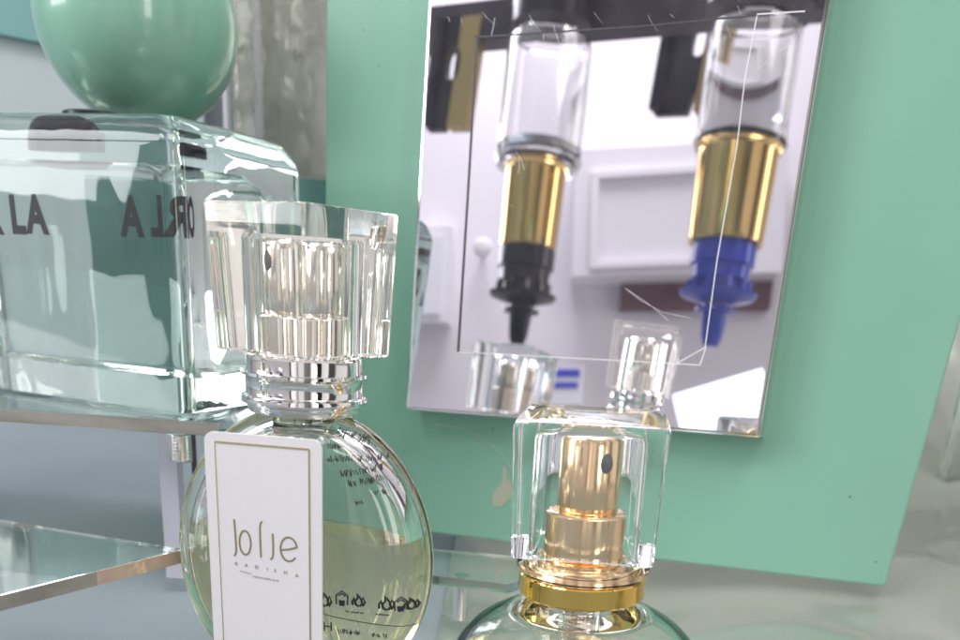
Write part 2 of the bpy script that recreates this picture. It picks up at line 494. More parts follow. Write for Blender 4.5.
# ------------------------------------------------------------------ the room that the mirror looks into
def refl(p):
    return p - MN * (2 * (p - M0).dot(MN))
def virtual(px, py, D):
    """real position of what the mirror shows at a pixel, D along the camera axis"""
    return refl(at_depth(px, py, D))
def refl_dir(px, py):
    r = ray(px, py); return r - MN * (2 * r.dot(MN))
def vheight(x, y, py):
    lo, hi = -1.5, 2.5
    for _ in range(60):
        mid = (lo + hi) / 2
        q = RC.transposed() @ (refl(Vector((x, y, mid))) - CAM)
        if CY + F * q.y / q.z > py: lo = mid
        else: hi = mid
    return lo
W0 = virtual(590, 220, 1.75)
wd_ = refl_dir(590, 220); wd_.z = 0; WN = wd_.normalized()        # wall normal, pointing away from the mirror
WX = Vector((WN.y, -WN.x, 0)); 
def on_wall(px, py, lift=0):
    a = on_mirror(px, py); r = refl_dir(px, py); p0 = W0 - WN * lift
    return a + r * ((p0 - a).dot(WN) / r.dot(WN))
def wall_slab(mb, pix, lift, t):
    mb.slab([on_wall(*p, lift) for p in pix], WN, t)
mb = MB()
c = Vector((W0.x, W0.y, .6))
mb.slab([c - WX * .85 + Vector((0, 0, -1)), c + WX * .85 + Vector((0, 0, -1)), c + WX * .85 + Vector((0, 0, 1.2)), c - WX * .85 + Vector((0, 0, 1.2))], WN, .05)
tag(mb.build('room_wall', room_m, smooth=0), 'pale lavender room wall seen in the mirror', 'wall', kind='structure')
b0 = on_wall(668, 268)
cab = thing('wall_cabinet', 'white panelled wall cabinet reflected in the middle of the mirror', 'cabinet', b0)
mb = MB(); wall_slab(mb, [(575, 150), (790, 138), (782, 272), (572, 276)], .10, .0995)
local(mb.build('cabinet_body', room_m, cab, smooth=0), b0)
mb = MB()
for q in ([(592, 172), (748, 162), (747, 168), (593, 178)], [(590, 262), (742, 256), (742, 262), (590, 268)], [(592, 178), (599, 178), (597, 262), (590, 262)], [(740, 168), (747, 168), (742, 256), (736, 256)]):
    wall_slab(mb, q, .112, .0115)
local(mb.build('door_frame', trim_m, cab, smooth=0), b0)
mb = MB(); wall_slab(mb, [(622, 274), (775, 270), (770, 309), (620, 309)], .03, .0295)
tag(mb.build('plum_board', plum_m, smooth=0), 'dark plum board on the wall under the white cabinet', 'board')
b1 = on_wall(430, 280)
dr = thing('side_cupboard', 'pale cupboard at the left side of the mirror reflection', 'cupboard', b1)
mb = MB(); wall_slab(mb, [(400, 228), (452, 226), (448, 322), (396, 322)], .06, .0595); local(mb.build('cupboard_body', trim_m, dr, smooth=0), b1)
mb = MB(); wall_slab(mb, [(412, 236), (444, 235), (440, 314), (408, 314)], .066, .0055); local(mb.build('cupboard_door', label_white, dr, smooth=0), b1)
hk = on_wall(484, 254)
kn = MB(); kn.lathe([(.0005, .06), (.012, .058), (.017, .05), (.016, .04), (.006, .03), (.006, 0)], 32, Matrix.Translation(hk) @ (-WN).to_track_quat('Z', 'Y').to_matrix().to_4x4())
tag(kn.build('door_knob', trim_m), 'small white round knob on the pale wall left of the black nozzle', 'knob')
# blue striped packet on a ledge
b2 = on_wall(566, 385)
pk = thing('striped_packet', 'small white packet with two blue stripes', 'packet', b2)
mb = MB(); wall_slab(mb, [(548, 366), (584, 366), (582, 405), (546, 405)], .20, .12); local(mb.build('box', label_white, pk, smooth=0), b2)
mb = MB()
wall_slab(mb, [(550, 369), (580, 369), (580, 377), (550, 377)], .202, .0015)
wall_slab(mb, [(550, 382), (578, 382), (578, 388), (550, 388)], .202, .0015)
local(mb.build('stripe', label_blue, pk, smooth=0), b2)
lw_ = virtual(722, 404, 1.55)
area('small_window_light', lw_, M0, .15, .075, .062, (.82, .88, 1)).rotation_euler.rotate_axis('Z', math.radians(24))
# dark rack with slotted brackets and hanging dispensers
RD = .82
mb = MB()
q0 = virtual(425, 44, RD)
lo_, hi_ = .3, 2.5
for _ in range(50):
    D1 = (lo_ + hi_) / 2
    if virtual(835, 6, D1).z > q0.z: hi_ = D1
    else: lo_ = D1
q1 = virtual(835, 6, D1)
print('rail depth', D1, q0, q1)
ax = (q1 - q0); ax.z = 0; ax.normalize(); ay = Vector((-ax.y, ax.x, 0))
if ay.dot(WN) < 0: ay = -ay
b3 = (q0 + q1) / 2
rack = thing('hanging_rack', 'dark wooden rack rail that carries the hanging dispensers', 'rack', b3)
m_ = Matrix.Translation(b3 + Vector((0, 0, .016)) + ay * .012) @ Matrix((ax, ay, Vector((0, 0, 1)))).transposed().to_4x4()
mb.box((0, 0, 0), (1.0, .02, .032), m_)
local(mb.build('rail', dark_m, rack, smooth=0), b3)
fr = Matrix((ax, ay, Vector((0, 0, 1)))).transposed().to_4x4()
sc_ = RD / F           # metres per photograph pixel at the rack
# which way does the reflection run along ax?
sgn = 1 if (virtual(700, 60, RD) - virtual(500, 60, RD)).dot(ax) > 0 else -1
def bracket(px0, px1, px2, ytop, ybot, hole, lab):
    pb_ = virtual((px0 + px2) / 2, ybot, RD); pb_.z = vheight(pb_.x, pb_.y, ytop); TT = vheight(pb_.x, pb_.y, hole[1]) - pb_.z; VB = pb_.z - vheight(pb_.x, pb_.y, ybot)
    r_ = thing('slotted_bracket', lab, 'bracket', pb_, 0, 'slotted brackets on the rack')
    wd1 = (px1 - px0) * sc_; wd2 = (px2 - px1) * sc_; H = VB
    s_ = sgn; x0_ = -s_ * (wd1 + wd2) / 2
    def X(u): return x0_ + s_ * u
    # black plate with an oval slot
    hu, hv = (hole[0] - px0) * sc_, TT
    n_ = 40; outer = []; inner = []
    rx, rz_ = 7.5 * sc_, 15 * sc_
    for i in range(n_):
        t = 2 * PI * i / n_
        inner.append((X(hu + rx * math.copysign(abs(math.cos(t)) ** .8, math.cos(t))), hv + rz_ * math.copysign(abs(math.sin(t)) ** .8, math.sin(t))))
        c_, s2 = math.cos(t), math.sin(t)
        k_ = 1e9
        if abs(c_) > 1e-6: k_ = min(k_, ((wd1 - hu) if c_ > 0 else hu) / abs(c_))
        if abs(s2) > 1e-6: k_ = min(k_, ((-hv) if s2 > 0 else (H + hv)) / abs(s2))
        outer.append((X(hu + k_ * c_), hv + k_ * s2))
    mbb = MB()
    d = .004
    rr = [[(p[0], -d, p[1]) for p in outer], [(p[0], -d, p[1]) for p in inner], [(p[0], d, p[1]) for p in inner], [(p[0], d, p[1]) for p in outer], [(p[0], -d, p[1]) for p in outer]]
    mbb.loft(rr, False, False, fr)
    mbb.box((X(wd1 * .12), -.008, -H / 2), (wd1 * .2, .01, H * .96), fr)
    mbb.build('plate', black_m, r_, smooth=30)
    mbb = MB(); mbb.box((X(wd1 + wd2 / 2), .003, -H * .49), (wd2, .012, H * .98), fr)
    mbb.build('brass_strip', gap_gold, r_, smooth=0)
bracket(424, 448, 470, 18, 131, (447 - 2, 65), 'black slotted bracket with brass strip at the mirror left edge')
bracket(650, 694, 716, -8, 115, (690 - 2, 42), 'black slotted bracket with brass strip between the two hanging dispensers')
def lean_over(r_, px, py, D, a):
    v = virtual(px - 40, py, D) - virtual(px, py, D); v.z = 0
    r_.rotation_mode = 'QUATERNION'
    r_.rotation_quaternion = Quaternion(Vector((0, 0, 1)).cross(v.normalized()), a)
def dispenser(cx, ytop_glass, y1, y2, ytip, Wc, D, nm, rgf, lab, topy):
    base_ = virtual(cx[0], ytip, D)
    axis0 = virtual(cx[0], ytip, D); 
    r_ = thing('fragrance_dispenser', lab, 'dispenser', base_, 0, 'fragrance dispensers hanging from the rack')
    k = D / F
    lean_over(r_, cx[0], ytip, D, .05)
    def hh(y): return vheight(base_.x, base_.y, y) - base_.z
    R_ = Wc / 2 * k
    g_ = MB()
    rg = R_ * rgf; zt = hh(ytop_glass); zb = hh(y1) ; w_ = .003
    g_.lathe([(R_ * .9, zb - .004), (rg * .96, zb), (rg * 1.04, zb + .006), (rg * 1.0, zb + .014), (rg, zt), (rg * .9, zt + .006), (rg * .4, zt + .012),
              (rg * .35, zt + .009), (rg * .86, zt + .002), (rg - w_, zt - .004), (rg - w_, zb + .016), (R_ * .8, zb + .006), (R_ * .75, zb - .004), (R_ * .9, zb - .004)], 64, None, False, False)
    g_.build('glass_tube', clear, r_)
    mm = MB(); mm.lathe([(R_ * .93, zt + .013), (R_ * 1.3, zt + .013), (R_ * 1.3, zt + .05), (R_ * .9, zt + .05)], 48); mm.build('top_cap', black_m, r_)
    c_ = MB(); h2 = hh(y2)
    c_.lathe([(R_ * .92, zb + .005), (R_ * 1.0, zb + .004), (R_ * 1.02, zb), (R_ * .98, zb - .004), (R_ * .93, h2 + .002), (R_ * .9, h2)], 64)
    c_.build('collar', dgold, r_)
    k_ = MB(); k_.lathe([(R_ * .80, zb + .0042), (R_ * .99, zb + .0042), (R_ * 1.0, zb + .0075), (R_ * .8, zb + .0075)], 48); k_.build('gasket', black_m, r_)
    n_ = MB(); T = h2; R_ *= 1.15 if rgf > 1.2 else 1.0
    n_.lathe([(R_ * .80, T - .0004), (R_ * .80, T * .80), (R_ * .72, T * .78), (R_ * .70, T * .66), (R_ * .62, T * .64), (R_ * .60, T * .56), (R_ * .97, T * .53), (R_ * .93, T * .49), (R_ * .50, T * .44),
              (R_ * .36, T * .42), (R_ * .36, T * .38), (R_ * .52, T * .37), (R_ * .52, T * .34), (R_ * .33, T * .33), (R_ * .27, T * .1), (R_ * .2, T * .01), (0.0005, 0)], 48)
    for a in range(10):
        t = 2 * PI * a / 10
        n_.box((R_ * .72 * math.cos(t), R_ * .72 * math.sin(t), T * .60), (R_ * .12, R_ * .12, T * .1), Matrix.Rotation(0, 4, 'Z'))
    n_.build('nozzle', nm, r_)
dispenser((517,), 50, 170, 250, 345, 60, .80, black_m, 1.36, 'gold collared glass dispenser with black nozzle, hanging left in the mirror', 20)
dispenser((710,), 36, 154, 246, 347, 78, .70, flare_blue_m, 1.1, 'gold collared glass dispenser with nozzle coloured blue for the light flare, hanging right in the mirror', 10)

# ================================================================== bottle maker
def cap_mesh(plan, H, z0, bore, bore_h, taper, bev=.0005, bb=.0003):
    mb = MB()
    R = []
    R.append(ring(plan, z0 + H, 1, bev)); R.append(ring(plan, z0 + H - bev * .3, 1, bev * .3)); R.append(ring(plan, z0 + H - bev, 1))
    for k in (.25, .5, .75): R.append(ring(plan, z0 + H - k * H, 1 - (1 - taper) * k))
    R.append(ring(plan, z0 + bb, taper)); R.append(ring(plan, z0, taper, bb))
    if isinstance(bore, list):
        g = lambda d, z: [(p[0] * d, p[1] * d, z) for p in bore]
        R += [g(1.03, z0), g(1, z0 + .0004), g(.985, z0 + bore_h - .0012), g(.95, z0 + bore_h - .0003), g(.90, z0 + bore_h)]
    else:
        R += [circ_like(plan, bore + .0004, z0), circ_like(plan, bore, z0 + .0004), circ_like(plan, bore, z0 + bore_h - .0006), circ_like(plan, bore - .0006, z0 + bore_h)]
    mb.loft(R)
    return mb
def sprayer(parent, m, r1, z0, z1, r2, z2, hole_ang, hz_):
    """collar radius r1 from z0 to z1, actuator radius r2 from z1 to z2 with its spray hole"""
    mb = MB(); mb.lathe([(r1 - .0004, z0), (r1, z0 + .0003), (r1, z1 - .0006), (r1 - .0005, z1 - .0001), (r1 - .001, z1), (r2 - .001, z1)], 72)
    mb.build('pump_collar', m, parent)
    mb = MB(); mb.lathe([(r2 - .0002, z1), (r2, z1 + .0004), (r2, z2 - .0008), (r2 - .0004, z2 - .0002), (r2 - .001, z2), (r2 * .5, z2 - .0006), (.0003, z2 - .0008)], 72)
    a = mb.build('actuator', m, parent)
    mb = MB()
    d = Vector((math.cos(hole_ang), math.sin(hole_ang), 0))
    q = d.to_track_quat('Z', 'Y').to_matrix().to_4x4()
    mb.lathe([(.0018, -.0005), (.0018, .00012), (.0014, .0002), (.0003, .0001)], 24, Matrix.Translation(d * r2 + Vector((0, 0, hz_))) @ q @ Matrix.Diagonal((.68, 1, 1, 1)))
    mb.build('spray_hole', hole_m, a)

# ================================================================== bottle A : round flat flask with white card
AZ = .184
axA = at_depth(304.5, 400, AZ); ax_, ay_ = axA.x, axA.y
def HA(py): return height_at(ax_, ay_, py) - SHELF
yawA = math.radians(-10)
A = thing('perfume_bottle', 'round flat perfume flask with white card label, chrome neck and clear wavy square cap', 'perfume bottle', (ax_, ay_, SHELF), yawA)
zt_, zl = HA(412), HA(560)
RX, RZ, BY = .0276, None, .0112
zcn = HA(557); RZ = HA(405) - zcn
zfoot = zcn - RZ
NEXP = 2.7
def disc(rx, rz, by, n=96, m=40, sgnn=1):
    rings = []
    for i in range(1, m):
        t = -PI / 2 + PI * i / m
        rr = abs(math.cos(t)) ** (2 / NEXP); y = math.copysign(abs(math.sin(t)) ** (2 / NEXP), t) * by
        rings.append([(rx * rr * math.cos(2 * PI * k / n), y, zcn + rz * rr * math.sin(2 * PI * k / n)) for k in range(n)])
    return rings
def front_y(x, z, lift=0):
    rr = min(.985, math.hypot(x / RX, (z - zcn) / RZ))
    return -BY * (1 - rr ** NEXP) ** (1 / NEXP) - lift
mb = MB(); mb.loft(disc(RX, RZ, BY))
bm_ = mb
gb = mb.build('glass_body', bott, A, smooth=60)
# cavity surface, normals facing the cavity
cx_, cz_, cb_ = RX * .84, RZ * .86, BY * .66
mb = MB(); mb.loft(disc(cx_, cz_, cb_))
cav = flip(mb.build('inner_wall', bott, A, smooth=60))
# perfume filling
lvl = HA(528)
def liquid():
    me = bpy.data.meshes.new('perfume'); mbq = MB(); mbq.loft(disc(cx_ + .00008, cz_ + .00008, cb_ + .00008)); me.from_pydata(mbq.v, [], mbq.f)
    bm = bmesh.new(); bm.from_mesh(me); bmesh.ops.remove_doubles(bm, verts=bm.verts, dist=1e-7)
    bmesh.ops.recalc_face_normals(bm, faces=bm.faces)
    r = bmesh.ops.bisect_plane(bm, geom=bm.verts[:] + bm.edges[:] + bm.faces[:], plane_co=(0, 0, lvl), plane_no=(0, 0, 1), clear_outer=True)
    ed = [e for e in r['geom_cut'] if isinstance(e, bmesh.types.BMEdge)]
    bmesh.ops.contextual_create(bm, geom=ed)
    bmesh.ops.recalc_face_normals(bm, faces=bm.faces)
    bm.to_mesh(me); bm.free()
    for p in me.polygons: p.use_smooth = True
    me.set_sharp_from_angle(angle=math.radians(50))
    me.materials.append(juice)
    o = bpy.data.objects.new('perfume', me); COL.objects.link(o); o.parent = A
liquid()
# glass foot on the shelf
mb = MB(); p_ = rrect(.013, .008, .004)
mb.loft([ring(p_, 0, 1, .0006), ring(p_, .0006), ring(p_, zfoot + .0012)])
mb.build('foot', bott, A)
# neck collar: chrome rings
k = .0243 / 120
prof = []
z6, z5, z4, z3, z2, z1 = HA(411), HA(399), HA(394), HA(376), HA(371), HA(355)
R1 = .0121
prof = [(.006, z6), (.0108, z6), (.0112, z6 + .0006), (.0112, z5 - .0010), (R1 + .0001, z5 - .0006), (R1 + .0003, z5 + .0002), (R1 + .0001, z5 + .0008), (R1 - .0005, z5 + .0011), (R1 - .0006, z4 + .0003),
        (R1 - .0006, z3 - .0003), (R1 - .0004, z3), (R1 + .0002, z3 + .0003), (R1 + .0002, z3 + .0009), (R1 - .0006, z2), (R1 - .0008, z2 + .0006), (R1 - .0008, z1 - .0004), (R1 - .0012, z1), (.006, z1)]
mb = MB(); mb.lathe(prof, 96); mb.build('neck_ring', chrome, A)
sprayer(A, satin, .0083, z1 - .0002, HA(313), .0066, HA(241), math.radians(-118) , HA(262))
# dip tube
mb = MB(); mb.tube([(0.0, 0, z6), (.001, .0005, zcn + .012), (.004, .001, zcn - .006), (.009, .001, zcn - RZ * .72)], .0011, 12)
mb.build('dip_tube', tube_m, A)
mb = MB(); mb.lathe([(.0045, z6 - .0062), (.0055, z6 - .006), (.0055, z6), (.005, z6 + .0003)], 32); mb.build('pump_housing', tube_m, A)
# cap
plan = rrect(.0128, .0128, .0007, 6, .0003)
zb_, ztp = HA(353), HA(207)
mb = cap_mesh(plan, ztp - zb_, zb_, .0091, (ztp - zb_) * .80, .93)
capA = mb.build('cap', capg, A, smooth=30)
capA.rotation_euler = (0, 0, math.radians(-33) - yawA)
# white card label
cardP = at_depth(264, 500, .1665)
cyaw = math.radians(-5)
cn = Vector((math.sin(-cyaw) * 1, math.cos(cyaw), 0)).normalized()
tl, tr = at_plane(205, 432, cardP, cn), at_plane(322.5, 438.5, cardP, cn)
cw = (tr - tl).length; ctop = (tl.z + tr.z) / 2
cu_ = Vector((cn.y, -cn.x, 0)); cmid = (tl + tr) / 2
inv = A.matrix_basis.inverted() if False else (Matrix.Translation(A.location) @ Matrix.Rotation(yawA, 4, 'Z')).inverted()
CH = ctop - SHELF - .006
card_t = .0006
def card(u, v, lift=0):
    """u across from the middle, v down from the top edge, lift towards the viewer"""
    p = Vector((cmid.x, cmid.y, ctop)) + cu_ * u + Vector((0, 0, -v)) - cn * lift
    return inv @ p
mb = MB()
def rect_pts(w_, h_, r, n=6):
    o = []
    for (x, y, s0) in ((w_ / 2 - r, r, -90), (w_ / 2 - r, h_ - r, 0), (-w_ / 2 + r, h_ - r, 90), (-w_ / 2 + r, r, 180)):
        for i in range(n + 1):
            t = math.radians(s0 + 90 * i / n); o.append((x + r * math.cos(t), y + r * math.sin(t)))
    return o
rp_ = rect_pts(cw, CH, .0017)
mb.loft([[tuple(card(u, v, card_t - .0001)) if False else tuple(card(u, v, 0)) for u, v in rp_], [tuple(card(u, v, card_t)) for u, v in rp_]])
label = mb.build('card_label', card_m, A, smooth=30)
def cpx(zx, zy):
    """zoomed reading of the card (pixels of a x2.907 enlargement) to card coordinates"""
    return ((zx / 2.907 + 200 - 263.7) / 117.5 * cw, (zy / 2.907 + 420 - 435) / 117.5 * cw * .985)
def cfn(u, v, lift): return card(u, v, card_t + .00002 + lift)
pxw = cw / 117.5 / 2.907
mb = MB()
x0_, x1_, y0_, y1_ = 46, 320, 72, 900
a_, b_, c_, d_ = cpx(x0_, y0_), cpx(x1_, y0_), cpx(x1_, y1_), cpx(x0_, y1_)
for P_, Q_ in ((a_, b_), (b_, c_), (c_, d_), (d_, a_)):
    wv = (5.5 if P_ in (a_, b_) and Q_ in (b_, c_) else 2.8) * pxw
    mb.ribbon([P_, Q_], wv, .00005, cfn)
mb.build('gold_border', foil, label, smooth=0)
mb = MB()
def ell(cx, cy, rx, ry, a0, a1, n=26): return [(cx + rx * math.cos(math.radians(a0 + (a1 - a0) * i / n)), cy + ry * math.sin(math.radians(a0 + (a1 - a0) * i / n))) for i in range(n + 1)]
strokes = [[(94, 297), (96, 340), (97, 380)] + ell(88, 388, 9, 22, 0, 80, 8),
           ell(125, 366, 17, 37, 0, 360, 40),
           [(172, 407), (171, 350), (171, 318)] + ell(180, 318, 9, 22, 180, 265, 8),
           [(209, 330), (210, 370), (209, 390)] + ell(200, 392, 9, 18, 0, 95, 8),
           [(234, 378), (258, 374), (281, 366)] + ell(257, 374, 25, 37, -15, -320, 36)]
for s_ in strokes:
    mb.ribbon([cpx(*p) for p in s_], 5.2 * pxw, .00005, cfn)
lx = [96, 126, 158, 190, 214, 246, 280]
for ch, x, y in zip('KADISHA', lx, [436, 438, 441, 444, 447, 450, 456]):
    u0, v0 = cpx(x, y + 3)
    mb.text(ch, 15 * pxw, lambda u, v, l: cfn(u0 + u, v0 - v, l))
mb.ribbon([cpx(106, 456), cpx(142, 462)], 1.6 * pxw, .00004, cfn)
u1, v1 = cpx(187, 475)
r4 = random.Random(11)
for i in range(22):
    x = 146 + i * 3.7
    if i in (8, 15): continue
    y = 467 + (x - 146) * .09
    mb.ribbon([cpx(x, y), cpx(x + r4.uniform(-.8, 1.6), y + r4.uniform(3.5, 6.5)), cpx(x + r4.uniform(.8, 2.4), y + r4.uniform(0, 6))], 1.1 * pxw, .00004, cfn)
mb.build('lettering', grey_ink, label, smooth=0)
# print on the clear part of the flask: back label lines seen through it, warning marks
def at_flask(px, py):
    """pixel -> flask front surface (local x, z)"""
    x, z = 0.0, zcn
    y = front_y(x, z)
    for _ in range(12):
        # plane through local y
        n = Vector((-math.sin(yawA), math.cos(yawA), 0))
        p0 = Vector(A.location) + n * y
        q = inv @ at_plane(px, py, p0, n)
        x, z = q.x, q.z; y = front_y(x, z)
    return x, z
def ffn_at(px, py, k=1.0):
    x0, z0 = at_flask(px, py)
    def fn(u, v, lift):
        x, z = x0 + u, z0 + v
        return Vector((x, front_y(x, z, .00004 + lift), z))
    return fn
pm = .0002   # metres per pixel on the flask
mb = MB()
rs = random.Random(3)
def scribble(px, py, length, hgt, tilt):
    fn = ffn_at(px, py); u = 0
    while u < length:
        n = rs.randint(3, 5)
        wl = rs.uniform(2.6, 4.4)
        pl = [(u + wl * i / n * rs.uniform(.6, 1.1), (rs.uniform(-.1, .15) if i % 2 else rs.uniform(.6, 1.4)) * hgt) for i in range(n + 1)]
        ct, st = math.cos(tilt), math.sin(tilt)
        pl = [((a * ct - b * st) * pm, (a * st + b * ct) * pm) for a, b in pl]
        mb.ribbon(pl, 1.15 * pm, .00003, fn)
        u += wl + rs.uniform(.1, 1.2) + (2.5 if rs.random() < .22 else 0)
for px, py, L, h_, t_ in ((336, 436, 30, 6, -.22), (327, 449, 12, 5, -.05), (327, 462, 22, 4.5, .1), (358, 462, 26, 4.5, .1), (341, 477, 19, 5, .15), (364, 474, 20, 5, .2),
                          (349, 487, 22, 5, .2), (371, 483, 12, 5.5, .25), (374, 496, 11, 4, .2), (356, 505, 9, 3.5, .2)):
    scribble(px, py, L, h_, t_)
mb.build('back_print', ink, gb, smooth=0)
mb = MB()
def flame(px, py, s_):
    fn = ffn_at(px, py)
    pl = [(0, -.9), (-.55, -.5), (-.5, .0), (-.2, .35), (-.25, 1.1), (.1, .55), (.35, .2), (.45, -.4), (.1, -.85)]
    for q in (pl, [(-.9, -.7), (-.95, -.1), (-.65, .5), (-.6, -.1), (-.3, -.8)], [(.5, -.8), (.85, -.2), (.6, .55), (.3, -.2)]):
        mb.ribbon([(a * s_ * pm, b * s_ * pm) for a, b in q], 2.3 * pm, .00003, fn)
def house(px, py, s_):
    fn = ffn_at(px, py)
    pl = [(-.8, -.9), (-.85, .5), (0, 1.25), (.85, .5), (.8, -.9)]
    mb.ribbon([(a * s_ * pm, b * s_ * pm) for a, b in pl], 1.6 * pm, .00003, fn)
    mb.ribbon([(a * s_ * pm, b * s_ * pm) for a, b in ((-.5, .45), (0, .85), (.5, .45))], 1.6 * pm, .00003, fn)
    for x in (-.4, -.15, .1, .35):
        mb.ribbon([(x * s_ * pm, -.2 * s_ * pm), (x * .7 * s_ * pm, -1.1 * s_ * pm)], 1.6 * pm, .00003, fn)
flame(325, 600, 8); house(342, 599, 7); flame(359, 601, 7); flame(387, 604, 8); house(401, 605, 7); flame(412, 604, 7)
pl = [(px, 614 + (px - 322) * .135) for px in range(322, 418, 6)]
w0 = ffn_at(322, 614)
mb.ribbon([((px - 322) * pm, -(py - 614) * pm) for px, py in pl], .9 * pm, .00003, w0)
fn = ffn_at(328, 631); mb.text('H', .0030, lambda u, v, l: fn(u, v, l))
mb.build('warning_print', ink, gb, smooth=0)
mb_keep = mb
mb = MB()
for px, py, L, h_, t_ in ((338, 633, 22, 4.5, -.04), (372, 637, 16, 4.5, -.1), (346, 612, 16, 1.6, -.05), (376, 615, 14, 1.6, -.08)):
    scribble(px, py, L, h_, t_)
mb.build('fine_print', ink, gb, smooth=0)

# ================================================================== bottle B : squat bottle with square clear cap
BZ = .186
axB = at_depth(586, 592, BZ)
def HB(py): return height_at(axB.x, axB.y, py) - SHELF
B = thing('perfume_bottle', 'squat perfume bottle with gold sprayer under a clear square block cap', 'perfume bottle', (axB.x, axB.y, SHELF), math.radians(-7.5))
B.rotation_euler[1] = -.03
zg0, zg1 = HB(592), HB(571)
Rg = .0127
Hs = HB(600)
def shell(R, h0, h1, rn, n=26):
    """squat body profile from the base to the neck"""
    p = [(R * .55, h0), (R * .75, h0 + .0006)]
    for i in range(n + 1):
        t = -PI * .42 + (PI * .42 + PI / 2 * .86) * i / n
        p.append((R * math.cos(t) ** .8, h0 + (h1 - h0) * (.5 + .5 * math.sin(t) / 1.0)))
    p = [q for q in p if q[0] > rn or q[1] < h0 + (h1 - h0) * .5]
    return p
po = shell(.0265, 0, Hs - .0005, .0118) + [(.0116, Hs + .0002), (.0112, Hs + .0012), (.0112, zg0)]
pi_ = [(.0070, zg0), (.0070, Hs - .001)] + [(r, z) for r, z in reversed([(q[0] * .86, .004 + q[1] * .86) for q in shell(.0270, 0, Hs - .002, .0085)])]
mb = MB(); mb.lathe(po + pi_, 96, None, True, True)
mb.build('glass_body', bott, B, smooth=40)
mb = MB(); mb.lathe([(.0112, zg0 - .0001), (Rg - .0003, zg0), (Rg, zg0 + .0004), (Rg, zg1 - .0004), (Rg - .0003, zg1), (.011, zg1 + .0001)], 96); mb.build('gold_ring', gold, B)
zr1 = HB(556)
mb = MB(); mb.lathe([(.0105, zg1 + .0003), (Rg + .0002, zg1 + .0003), (Rg + .0006, zg1 + .0012), (Rg + .0005, zr1 - .0012), (Rg - .0006, zr1 - .0003), (.0105, zr1 - .0002)], 96); mb.build('clear_flange', capf, B)
mb = MB(); mb.lathe([(.0088, zg1 + .0002), (.0100, zg1 + .0004), (.0100, zr1 + .0002), (.0085, zr1 + .0004)], 72); mb.build('neck_ring', rose, B)
sprayer(B, rose, .0081, zr1 + .0004, HB(507), .0059, HB(432), math.radians(-58), HB(456))
zc0, zc1 = HB(546), HB(416)
plan = rrect(.0139, .0136, .0014, 8, -.0002)
mb = cap_mesh(plan, zc1 - zc0, zc0, rrect(.0104, .0102, .003, 8), (zc1 - zc0) * .91, .955, .0011)
mb.build('cap', capf, B, smooth=30)
mb = MB()
pts_ = [(.0021 * math.cos(t * .55), .0021 * math.sin(t * .55), zg0 + .0005 - t * .00012) for t in range(0, 110)]
mb.tube(pts_, .0003, 6); mb.build('pump_spring', chrome, B)
mb = MB(); mb.tube([(0, 0, zg0 - .012), (.001, 0, .012), (.003, 0, .006)], .001, 10); mb.build('dip_tube', tube_m, B)
mb = MB(); mb.lathe([(.0032, zg0 - .013), (.0040, zg0 - .0125), (.0040, zg0)], 32); mb.build('pump_housing', tube_m, B)

# ================================================================== neighbour bottle seen only in the mirror
vb = virtual(513, 376, .52)
NBH = vb.z + .019
Nb = thing('perfume_bottle', 'clear capped bottle with bronze sprayer showing low in the mirror', 'perfume bottle', (vb.x, vb.y, SHELF), math.radians(-20))
zc1 = vheight(vb.x, vb.y, 349) - SHELF; zc0 = zc1 - .036
plan = rrect(.0185, .0185, .002, 8, .001)
cap_mesh(plan, zc1 - zc0, zc0, .0125, .030, .96, .0009).build('cap', capf, Nb, smooth=30)
sprayer(Nb, bronze, .011, zc0 + .0002, zc0 + .013, .0082, zc0 + .026, -2, zc0 + .021)
p_ = rrect(.024, .016, .004)
mb = MB(); mb.loft([ring(p_, 0, 1, .001), ring(p_, .001), ring(p_, zc0 - .008), ring(p_, zc0 - .006, .8), ring(p_, zc0 - .0005, .55)]); mb.build('glass_body', bott, Nb)

# ================================================================== left : tiered stand with the big square bottle
tc_ = at_depth(180, 112, .23)
PL = CAM.z - .0384 * .256 / .23                      # top of the upper plate
nb = at_height(188, 416, PL)            # near bottom corner of the square bottle
BYAW = math.radians(-21)
FW, SW = .104, .062
e1 = Vector((math.cos(BYAW), math.sin(BYAW), 0)); e2 = Vector((-math.sin(BYAW), math.cos(BYAW), 0))
bc = Vector((nb.x, nb.y, PL)) - e1 * (FW / 2) + e2 * (SW / 2)
BH = height_at(nb.x, nb.y, 108) - PL
Q = thing('perfume_bottle', 'large square clear glass bottle with a jade green ball stopper on the upper shelf', 'perfume bottle', bc, BYAW)
p_ = rrect(FW / 2, SW / 2, .0045, 8)
def inset(pts, d):
    mx_, my_ = max(p[0] for p in pts), max(p[1] for p in pts)
    return [(p[0] * (mx_ - d) / mx_, p[1] * (my_ - d) / my_) for p in pts]
def rz_(pts, z): return [(p[0], p[1], z) for p in pts]
R_ = [rz_(inset(p_, .0018), 0), rz_(inset(p_, .0006), .0004), rz_(p_, .0016), rz_(p_, BH - .0085), rz_(inset(p_, .0006), BH - .0062), rz_(inset(p_, .0022), BH - .0034), rz_(inset(p_, .0046), BH - .0012), rz_(inset(p_, .0078), BH)]
ch, cb = BH - .0125, .0105
pc = rrect(FW / 2 - .010, SW / 2 - .009, .007, 8)
mb = MB(); mb.loft(R_)
thick = glass('thick_glass', (.955, .975, .955), 1.5); glass_bump(thick, 34, .28, .0018, (1, 1, .55), 2)
mb.build('glass_body', thick, Q, smooth=40)
